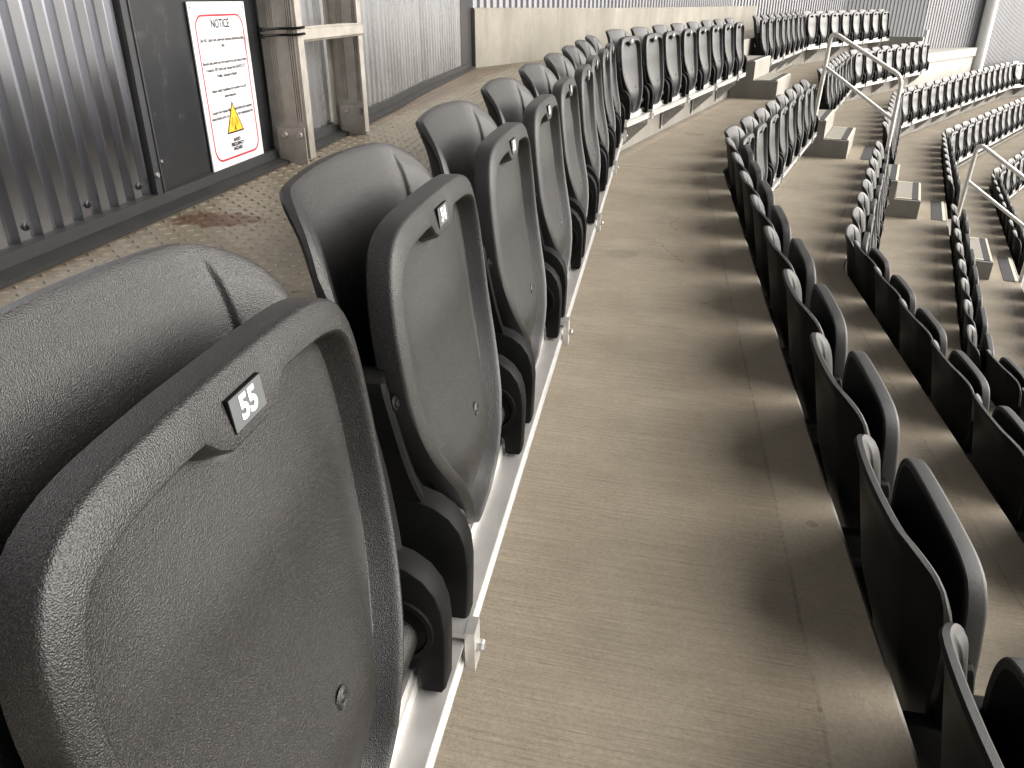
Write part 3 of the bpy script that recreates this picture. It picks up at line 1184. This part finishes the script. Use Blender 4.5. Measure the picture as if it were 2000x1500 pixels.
def seat_run(k, start, direc, phi, n, where, num0, far_rail=True):
    """n seats from point start (on the riser line) along direc"""
    ends = []
    for i in range(n):
        p = start + direc * (PIT * (i + 0.5))
        p = Vector((p.x, p.y, tz(k)))
        num = num0 - i
        if k == 0 and num in (55, 54, 53, 52):
            lab = 'black folding seat with number plate %d, nearest seat but %s in the top row' % (num, ORD[55 - num - 1]) if num < 55 else 'large black folding seat in the foreground with number plate 55'
            lab = {55: 'large black folding seat in the foreground with number plate 55', 54: 'black folding seat with number plate 54, next after seat 55',
                   53: 'black folding seat with number plate 53, third along the left row', 52: 'black folding seat with number plate 52, fourth along the left row'}[num]
        else:
            lab = '%s black folding seat %s in the %s' % (ORD[i], where, ROWN[k])
        o = place_seat(p, phi, lab, 'folding seats of the %s' % ROWN[k], num)
        if o:
            near = (k == 0)
            SEATS.append((o, num if near else None))
            ends.append(i)
    if ends:
        make_rail(k, start, direc, phi, ends[0], ends[-1] + 1, where)


RAILP = [(0.088, 0.300), (0.150, 0.300), (0.150, 0.290), (0.1545, 0.290), (0.1545, 0.270), (0.187, 0.267), (0.187, 0.262), (0.183, 0.262), (0.183, 0.238), (0.187, 0.236), (0.187, 0.231), (0.088, 0.231)]


def make_rail(k, start, direc, phi, i0, i1, where):
    o0 = Vector((start.x, start.y, tz(k)))
    root = empty('seat_rail', o0, -phi)
    tag(root, 'silver seat rail under the seats %s, %s' % (where, ROWN[k]), 'seat rail', 'seat rails')
    b = MB()
    ya, yb = PIT * i0 + 0.012, PIT * i1 - 0.012
    b.loops([[(x, ya, z) for x, z in RAILP], [(x, yb, z) for x, z in RAILP]], 0, True, True, True)
    b.build('rail_beam', M['alu'], root)
    for j in range(i0, i1 + 1):
        if (j % 2) == 1:
            y = PIT * j + (0.0 if j > i0 else 0.08)
            if y > yb:
                y = yb - 0.05
            g_ = MB()
            pr_ = [(0.004, 0.03), (0.004, 0.275), (0.085, 0.2995), (0.0875, 0.2305), (0.176, 0.2305), (0.176, 0.185)]
            pr_ = [(0.004, 0.03), (0.004, 0.2285), (0.176, 0.2285), (0.176, 0.190)]
            g_.loops([[(x, y - 0.004, z) for x, z in pr_], [(x, y + 0.004, z) for x, z in pr_]], 0, True, True, True)
            g_.box((0.009, y - 0.045, 0.03), (0.015, y - 0.0045, 0.226))
            for zz in (0.06, 0.128, 0.196):
                g_.disc((0.0152, y - 0.026, zz), (1, 0, 0), 0.009, 0.012, 8, 1)
            for zz in (0.205,):
                g_.disc((0.125, y - 0.0042, zz), (0, -1, 0), 0.011, 0.005, 10, 1)
                g_.disc((0.152, y - 0.0042, zz), (0, -1, 0), 0.011, 0.005, 10, 1)
            g_.build('gusset', [M['galv'], M['bolt']], root)
            c_ = MB()
            c_.box((0.1572, y + 0.012, 0.222), (0.200, y + 0.042, 0.2285))
            c_.box((0.188, y + 0.012, 0.2286), (0.200, y + 0.042, 0.282))
            c_.box((0.160, y + 0.012, 0.2735), (0.1878, y + 0.042, 0.2815))
            c_.disc((0.2002, y + 0.027, 0.252), (1, 0, 0), 0.008, 0.009, 6, 1)
            c_.build('rail_clamp', [M['alu'], M['bolt']], root)
    return root


# seats in every straight run of every row
S1 = {0: 0.665, 1: 0.44, 2: 0.33, 3: 0.62, 4: 0.6, 5: 0.6, 6: 0.6}
for k in range(7):
    b1 = bend1(k)
    a_b1 = b1.dot(D2)
    # near run, before the first bend (counted from the camera)
    n1 = int((b1.y - 0.02 - (S1[k] - PIT)) / PIT)
    y0 = S1[k] - PIT
    i0 = 0
    st = Vector((rowx(k), y0, 0))
    seat_run(k, st, D1, 0.0, n1, 'before the first bend', 55)
    # run between the bend and the steps
    aA = AIS0 - 0.02 - 8 * PIT
    seat_run(k, N2 * rowp(k) + D2 * aA, D2, TH, 8, 'between first bend and aisle steps', 55 - n1)
    # run beyond the steps up to the second bend
    seat_run(k, N2 * rowp(k) + D2 * (AIS1 + 0.02), D2, TH, 8, 'just beyond the aisle steps', 30)
    # run beyond the second bend
    b2 = bend2(k)
    n3 = 8 if k < 2 else 16
    seat_run(k, b2 + D3 * 0.05, D3, 2 * TH, n3, 'beyond the second bend', 22)
    if k >= 2:
        b3 = row_path(k)[3]
        seat_run(k, b3 + D4 * 0.05, D4, 3 * TH, 6, 'beyond the third bend', 12)

for o, num in SEATS:
    pl_ = bpy.data.objects.new('number_plate', plate_for(num) if num else blank_plate)
    COL.objects.link(pl_)
    pl_.parent = o
    pl_.matrix_local = Matrix.Translation(PIV) @ Matrix.Rotation(o['pan_tilt'], 4, 'Y') @ Matrix.Translation(-PIV)

# ------------------------------------------------------------------ aisle steps
STEP = ['topmost', 'second', 'third', 'fourth', 'fifth', 'sixth']
for k in range(6):
    base = N2 * rowp(k) + D2 * (AIS0 + 0.08)
    root = empty('aisle_steps', Vector((base.x, base.y, tz(k))), -TH)
    tag(root, '%s pair of concrete aisle steps from the top, between seat blocks' % STEP[k], 'steps', 'aisle steps')
    b = MB()
    h1, h2 = R / 3, 2 * R / 3
    wd = 1.0
    b.loops([[(0.009, y, 0.001), (0.009, y, h2), (0.245, y, h2), (0.25, y, h2 - 0.005), (0.25, y, h1), (0.495, y, h1), (0.50, y, h1 - 0.005), (0.50, y, 0.001)] for y in (0.0, wd)], 0, True, True, True)
    b.build('step_block', M['riser'], root)
    for x, h in ((0.0, h2), (0.25, h1)):
        t_ = MB()
        t_.box((x + 0.012, 0.06, h + 0.0005), (x + 0.165, wd - 0.06, h + 0.005), 0)
        t_.box((x + 0.168, 0.04, h + 0.0005), (x + 0.224, wd - 0.04, h + 0.006), 1)
        t_.box((x + 0.226, 0.03, h + 0.0005), (x + 0.244, wd - 0.03, h + 0.006), 2)
        if x == 0.25:
            for yy in (0.045, wd - 0.075):
                t_.box((x + 0.012, yy, h + 0.0055), (x + 0.165, yy + 0.03, h + 0.0075), 2)
        t_.build('tread_plate', [M['tread_plate'], M['grip'], M['yellow']], root)
    # grip strip on the terrace edge in the aisle
    n_ = MB()
    e = (rowp(k + 1) - rowp(k))
    n_.box((e - 0.145, 0.04, 0.0005), (e - 0.045, wd - 0.04, 0.004), 0)
    n_.box((e - 0.042, 0.03, 0.0005), (e - 0.016, wd - 0.03, 0.005), 1)
    n_.build('nosing_strip', [M['grip'], M['yellow']], root)


# ------------------------------------------------------------------ handrails
def arc_corner(p, a, c, r, n=6):
    """round the corner a-p-c"""
    u, v = (a - p).normalized(), (c - p).normalized()
    p0, p1 = p + u * r, p + v * r
    return [p0 * (1 - t) ** 2 + p * 2 * t * (1 - t) + p1 * t * t for t in [i / n for i in range(n + 1)]]


def handrail(pb1, zb1, zt1, pb2, zb2, zt2, al, mid1, mid2, label, lean=0.0):
    P = lambda q, z: N2 * q + D2 * al + Vector((0, 0, z))
    o0 = P(pb1, zb1)
    root = empty('handrail', o0, 0)
    tag(root, label, 'handrail', 'aisle handrails')
    L = lambda v: v - o0
    b1_, t1 = P(pb1, zb1), P(pb1 + lean, zt1)
    t2, b2_ = P(pb2, zt2), P(pb2, zb2)
    c1 = arc_corner(t1, b1_, t2, 0.085)
    c2 = arc_corner(t2, t1, b2_, 0.085)
    rr = 0.0205
    m = MB()
    m.tube([L(b1_)] + [L(x) for x in c1] + [L(x) for x in c2] + [L(b2_)], rr, 12)
    m.build('top_rail', M['rail'], root, 50)
    m = MB()
    m.tube([L(P(pb1 + lean * 0.5, mid1)), L(P(pb2, mid2))], rr * 0.85, 10)
    m.build('mid_rail', M['rail'], root, 50)
    for q in (b1_, b2_):
        m = MB()
        m.disc(L(q), (0, 0, 1), 0.055, 0.012, 16)
        for a in range(4):
            m.disc(L(q) + Vector((0.04 * math.cos(a * 1.571 + .78), 0.04 * math.sin(a * 1.571 + .78), 0.012)), (0, 0, 1), 0.008, 0.008, 6)
        m.build('base_flange', M['galv'], root, 30)


zA = lambda k: tz(k) + 2 * R / 3 + 0.003
handrail(-0.80, zA(1), -0.292, -0.05, zA(2), -0.692, 9.1, -0.615, -1.10, 'bent pipe handrail on the upper aisle steps, nearest the top row', 0.03)
handrail(0.715, zA(3), -1.262, 1.43, zA(4), -1.71, 9.1, -1.63, -2.10, 'bent pipe handrail on the lower aisle steps at the right edge', 0.03)

# ------------------------------------------------------------------ notice sign
SX, SY0, SY1, SZ0, SZ1 = -1.036 + 0.004, 1.746, 2.006, -0.386, -0.006
sg = empty('notice_sign', (SX, (SY0 + SY1) / 2, SZ0))
tag(sg, 'white notice sign with red border and yellow warning triangle', 'sign')
sw, shh = SY1 - SY0, SZ1 - SZ0
SM = Matrix(((0, 0, 1, 0), (1, 0, 0, 0), (0, 1, 0, 0), (0, 0, 0, 1)))      # sign plane: x right, y up, z out
b = MB()
b.box((-sw / 2, 0, 0), (sw / 2, shh, 0.003), 0, SM)
b.build('board', M['white'], sg)


def rrect(x0, y0, x1, y1, r, n=6):
    pts = []
    for cx, cy, a0 in ((x1 - r, y1 - r, 0), (x0 + r, y1 - r, 90), (x0 + r, y0 + r, 180), (x1 - r, y0 + r, 270)):
        for i in range(n + 1):
            a = rad(a0 + 90 * i / n)
            pts.append((cx + r * math.cos(a), cy + r * math.sin(a)))
    return pts


b = MB()
oa = rrect(-sw / 2 + 0.018, 0.030, sw / 2 - 0.018, shh - 0.026, 0.032)
ia = rrect(-sw / 2 + 0.0225, 0.0345, sw / 2 - 0.0225, shh - 0.0305, 0.0275)
b.loops([[SM @ Vector((x, y, 0.0034)) for x, y in oa], [SM @ Vector((x, y, 0.0034)) for x, y in ia]], 0)
b.build('border', M['red'], sg)
b = MB()
TL = lambda txt, size, y, bold=0.0, width=None, x=0.0: text_into(b, txt, size, SM @ Matrix.Translation((x, y, 0.0036)), 0, 'CENTER', bold, width)
TL('NOTICE', 0.027, shh - 0.047, 0.0006, 0.084)
b.build('heading', M['ink'], sg)
yy = shh - 0.080
for para in ((('One NZ, Spark and 2degrees operate antennas at this', 0.0130, 0.205), ('site.', 0.036, None)),
             (('Beyond this point you are entering an area where Radio', 0.0145, 0.208), ('Frequency (RF) fields may exceed the AS/NZS 2772', 0.0145, 0.190), ('Public exposure limits.', 0.032, None)),
             (('Follow safety guidelines for working in an RF', 0.0145, 0.168), ('environment.', 0.033, None)),
             (('Contact the Venues Manager and follow the required', 0.0130, 0.198), ('instructions prior to working at the gate/beyond this', 0.0130, 0.204), ('point.', 0.0, None))):
    b = MB()
    for line, dy, wd in para:
        TL(line, 0.0108, yy, 0.00022, wd)
        yy -= dy
    b.build('lettering', M['ink'], sg)
b = MB()
for i, w in enumerate(('RADIO', 'FREQUENCY', 'HAZARD')):
    TL(w, 0.0110, 0.0715 - i * 0.0105, 0.0006)
b.build('caption', M['ink'], sg)
for x, y in ((-sw / 2 + 0.008, 0.012), (sw / 2 - 0.008, 0.012), (-sw / 2 + 0.010, shh - 0.012), (sw / 2 - 0.010, shh - 0.012)):
    b = MB()
    b.disc(SM @ Vector((x, y, 0.0031)), (1, 0, 0), 0.0022, 0.0012, 8)
    b.build('fixing_screw', M['ink'], sg)
b = MB()
cy = 0.088
tri = lambda s, z: [SM @ Vector((x, y, z)) for x, y in ((-0.043 * s, cy + 0.0245 - 0.0245 * s), (0.043 * s, cy + 0.0245 - 0.0245 * s), (0.0, cy + 0.0245 + 0.0495 * s))]
b.face([b.vert(p) for p in tri(1.0, 0.0034)], 0)
b.face([b.vert(p) for p in tri(0.84, 0.0037)], 1)
mast = [(-0.0045, cy + 0.006), (0.0045, cy + 0.006), (0.0, cy + 0.026)]
b.face([b.vert(SM @ Vector((x, y, 0.0040))) for x, y in mast], 0)
for r in (0.007, 0.0115, 0.016):
    for s in (-1, 1):
        a_ = [(s * (r + w) * math.cos(rad(t)), cy + 0.027 + (r + w) * math.sin(rad(t))) for w, rng in ((0.0, range(-50, 51, 20)), (0.0014, range(50, -51, -20))) for t in rng]
        if r > 0.012:
            a_ = [(s * (r + w) * math.cos(rad(t)), cy + 0.027 + (r + w) * math.sin(rad(t))) for w, rng in ((0.0, range(-50, 1, 10)), (0.0014, range(0, -51, -10))) for t in rng]
        b.face([b.vert(SM @ Vector((x, y, 0.0040))) for x, y in a_], 0)
b.build('warning_triangle', [M['ink'], M['amber']], sg)

# ------------------------------------------------------------------ ladder
LY0, LY1 = 2.072, 2.590
ld = empty('ladder', (-0.97, LY0, ZF))
tag(ld, 'dull aluminium ladder standing upright against the ribbed wall', 'ladder')


def stile(y, x0, x1, inward):
    b = MB()
    w = 0.004
    s = inward
    b.box((x0 + 0.97, y - w / 2, 0.012), (x1 + 0.97 - 0.0041, y + w / 2, 3.4))
    b.box((x1 + 0.97 - 0.004, min(y, y + s * 0.032) - w / 2, 0.012), (x1 + 0.97, max(y, y + s * 0.032) + w / 2, 3.4))
    b.box((x0 + 0.97 - 0.004, min(y, y + s * 0.032) - w / 2, 0.012), (x0 + 0.97 - 0.0001, max(y, y + s * 0.032) + w / 2, 3.4))
    for fx in (0.22, 0.27, 0.32, 0.37, 0.72, 0.78, 0.84, 0.90):
        x = x0 + (x1 - x0) * fx + 0.97
        b.box((x - 0.0016, y - w / 2 - 0.0032, 0.11), (x + 0.0016, y - w / 2 + 0.0005, 3.4))
        b.box((x - 0.0016, y + w / 2 - 0.0005, 0.012), (x + 0.0016, y + w / 2 + 0.0032, 3.4))
    return b


off_y = -LY0
for yv, x0_, x1_, sgn in ((LY0, -1.022, -0.925, 1), (LY1, -1.045, -0.940, -1)):
    st_ = stile(yv + off_y, x0_, x1_, sgn).build('stile', M['ladder'], ld)
    ft = MB()
    ft.box((x0_ + 0.97 + 0.012, yv + off_y - 0.0105, 0.0), (x1_ + 0.97 - 0.006, yv + off_y - 0.0056, 0.095))
    for fx in (0.35, 0.78):
        ft.disc((x0_ + 0.97 + (x1_ - x0_) * fx, yv + off_y - 0.0106, 0.076), (0, -1, 0), 0.009, 0.007, 10)
    ft.build('foot_plate', M['ladder'], st_, 30)
for i in range(12):
    z = -0.088 - ZF + i * 0.30
    b = MB()
    pr_ = [(-0.018, -0.012), (-0.012, -0.018), (0.024, -0.018), (0.030, -0.012), (0.030, 0.012), (0.024, 0.018), (-0.012, 0.018), (-0.018, 0.012)]
    b.loops([[(0.008 + x, yy_, z + zz + x * 0.1) for x, zz in pr_] for yy_ in (0.0045, LY1 - LY0 - 0.0045)], 0, True, True, True)
    for q in range(5):
        b.box((0.008 - 0.012 + q * 0.0085, 0.006, z + 0.0165), (0.008 - 0.0085 + q * 0.0085, LY1 - LY0 - 0.006, z + 0.0205))
    b.build('rung', M['ladder'], ld)
for i, zz in enumerate((-0.068, -0.083)):
    b = MB()
    pts_ = [(-0.982, 1.985, zz - 0.001), (-0.965, 2.052, zz), (-0.93, 2.060, zz), (-0.917, 2.068, zz + 0.001), (-0.914, 2.09, zz + 0.002), (-0.93, 2.115, zz + 0.001), (-1.0, 2.12, zz), (-1.03, 2.10, zz)]
    o0 = Vector(pts_[0])
    b.tube([Vector(p) - o0 for p in pts_], 0.0032, 8)
    b.box((-0.004, -0.004, -0.005), (0.006, 0.008, 0.005))
    o = b.build('cable_tie', M['black'], None, 40)
    o.location = o0
    tag(o, 'black cable tie round the near ladder stile, %s of the two' % ('upper', 'lower')[i], 'cable tie', 'cable ties on the ladder')
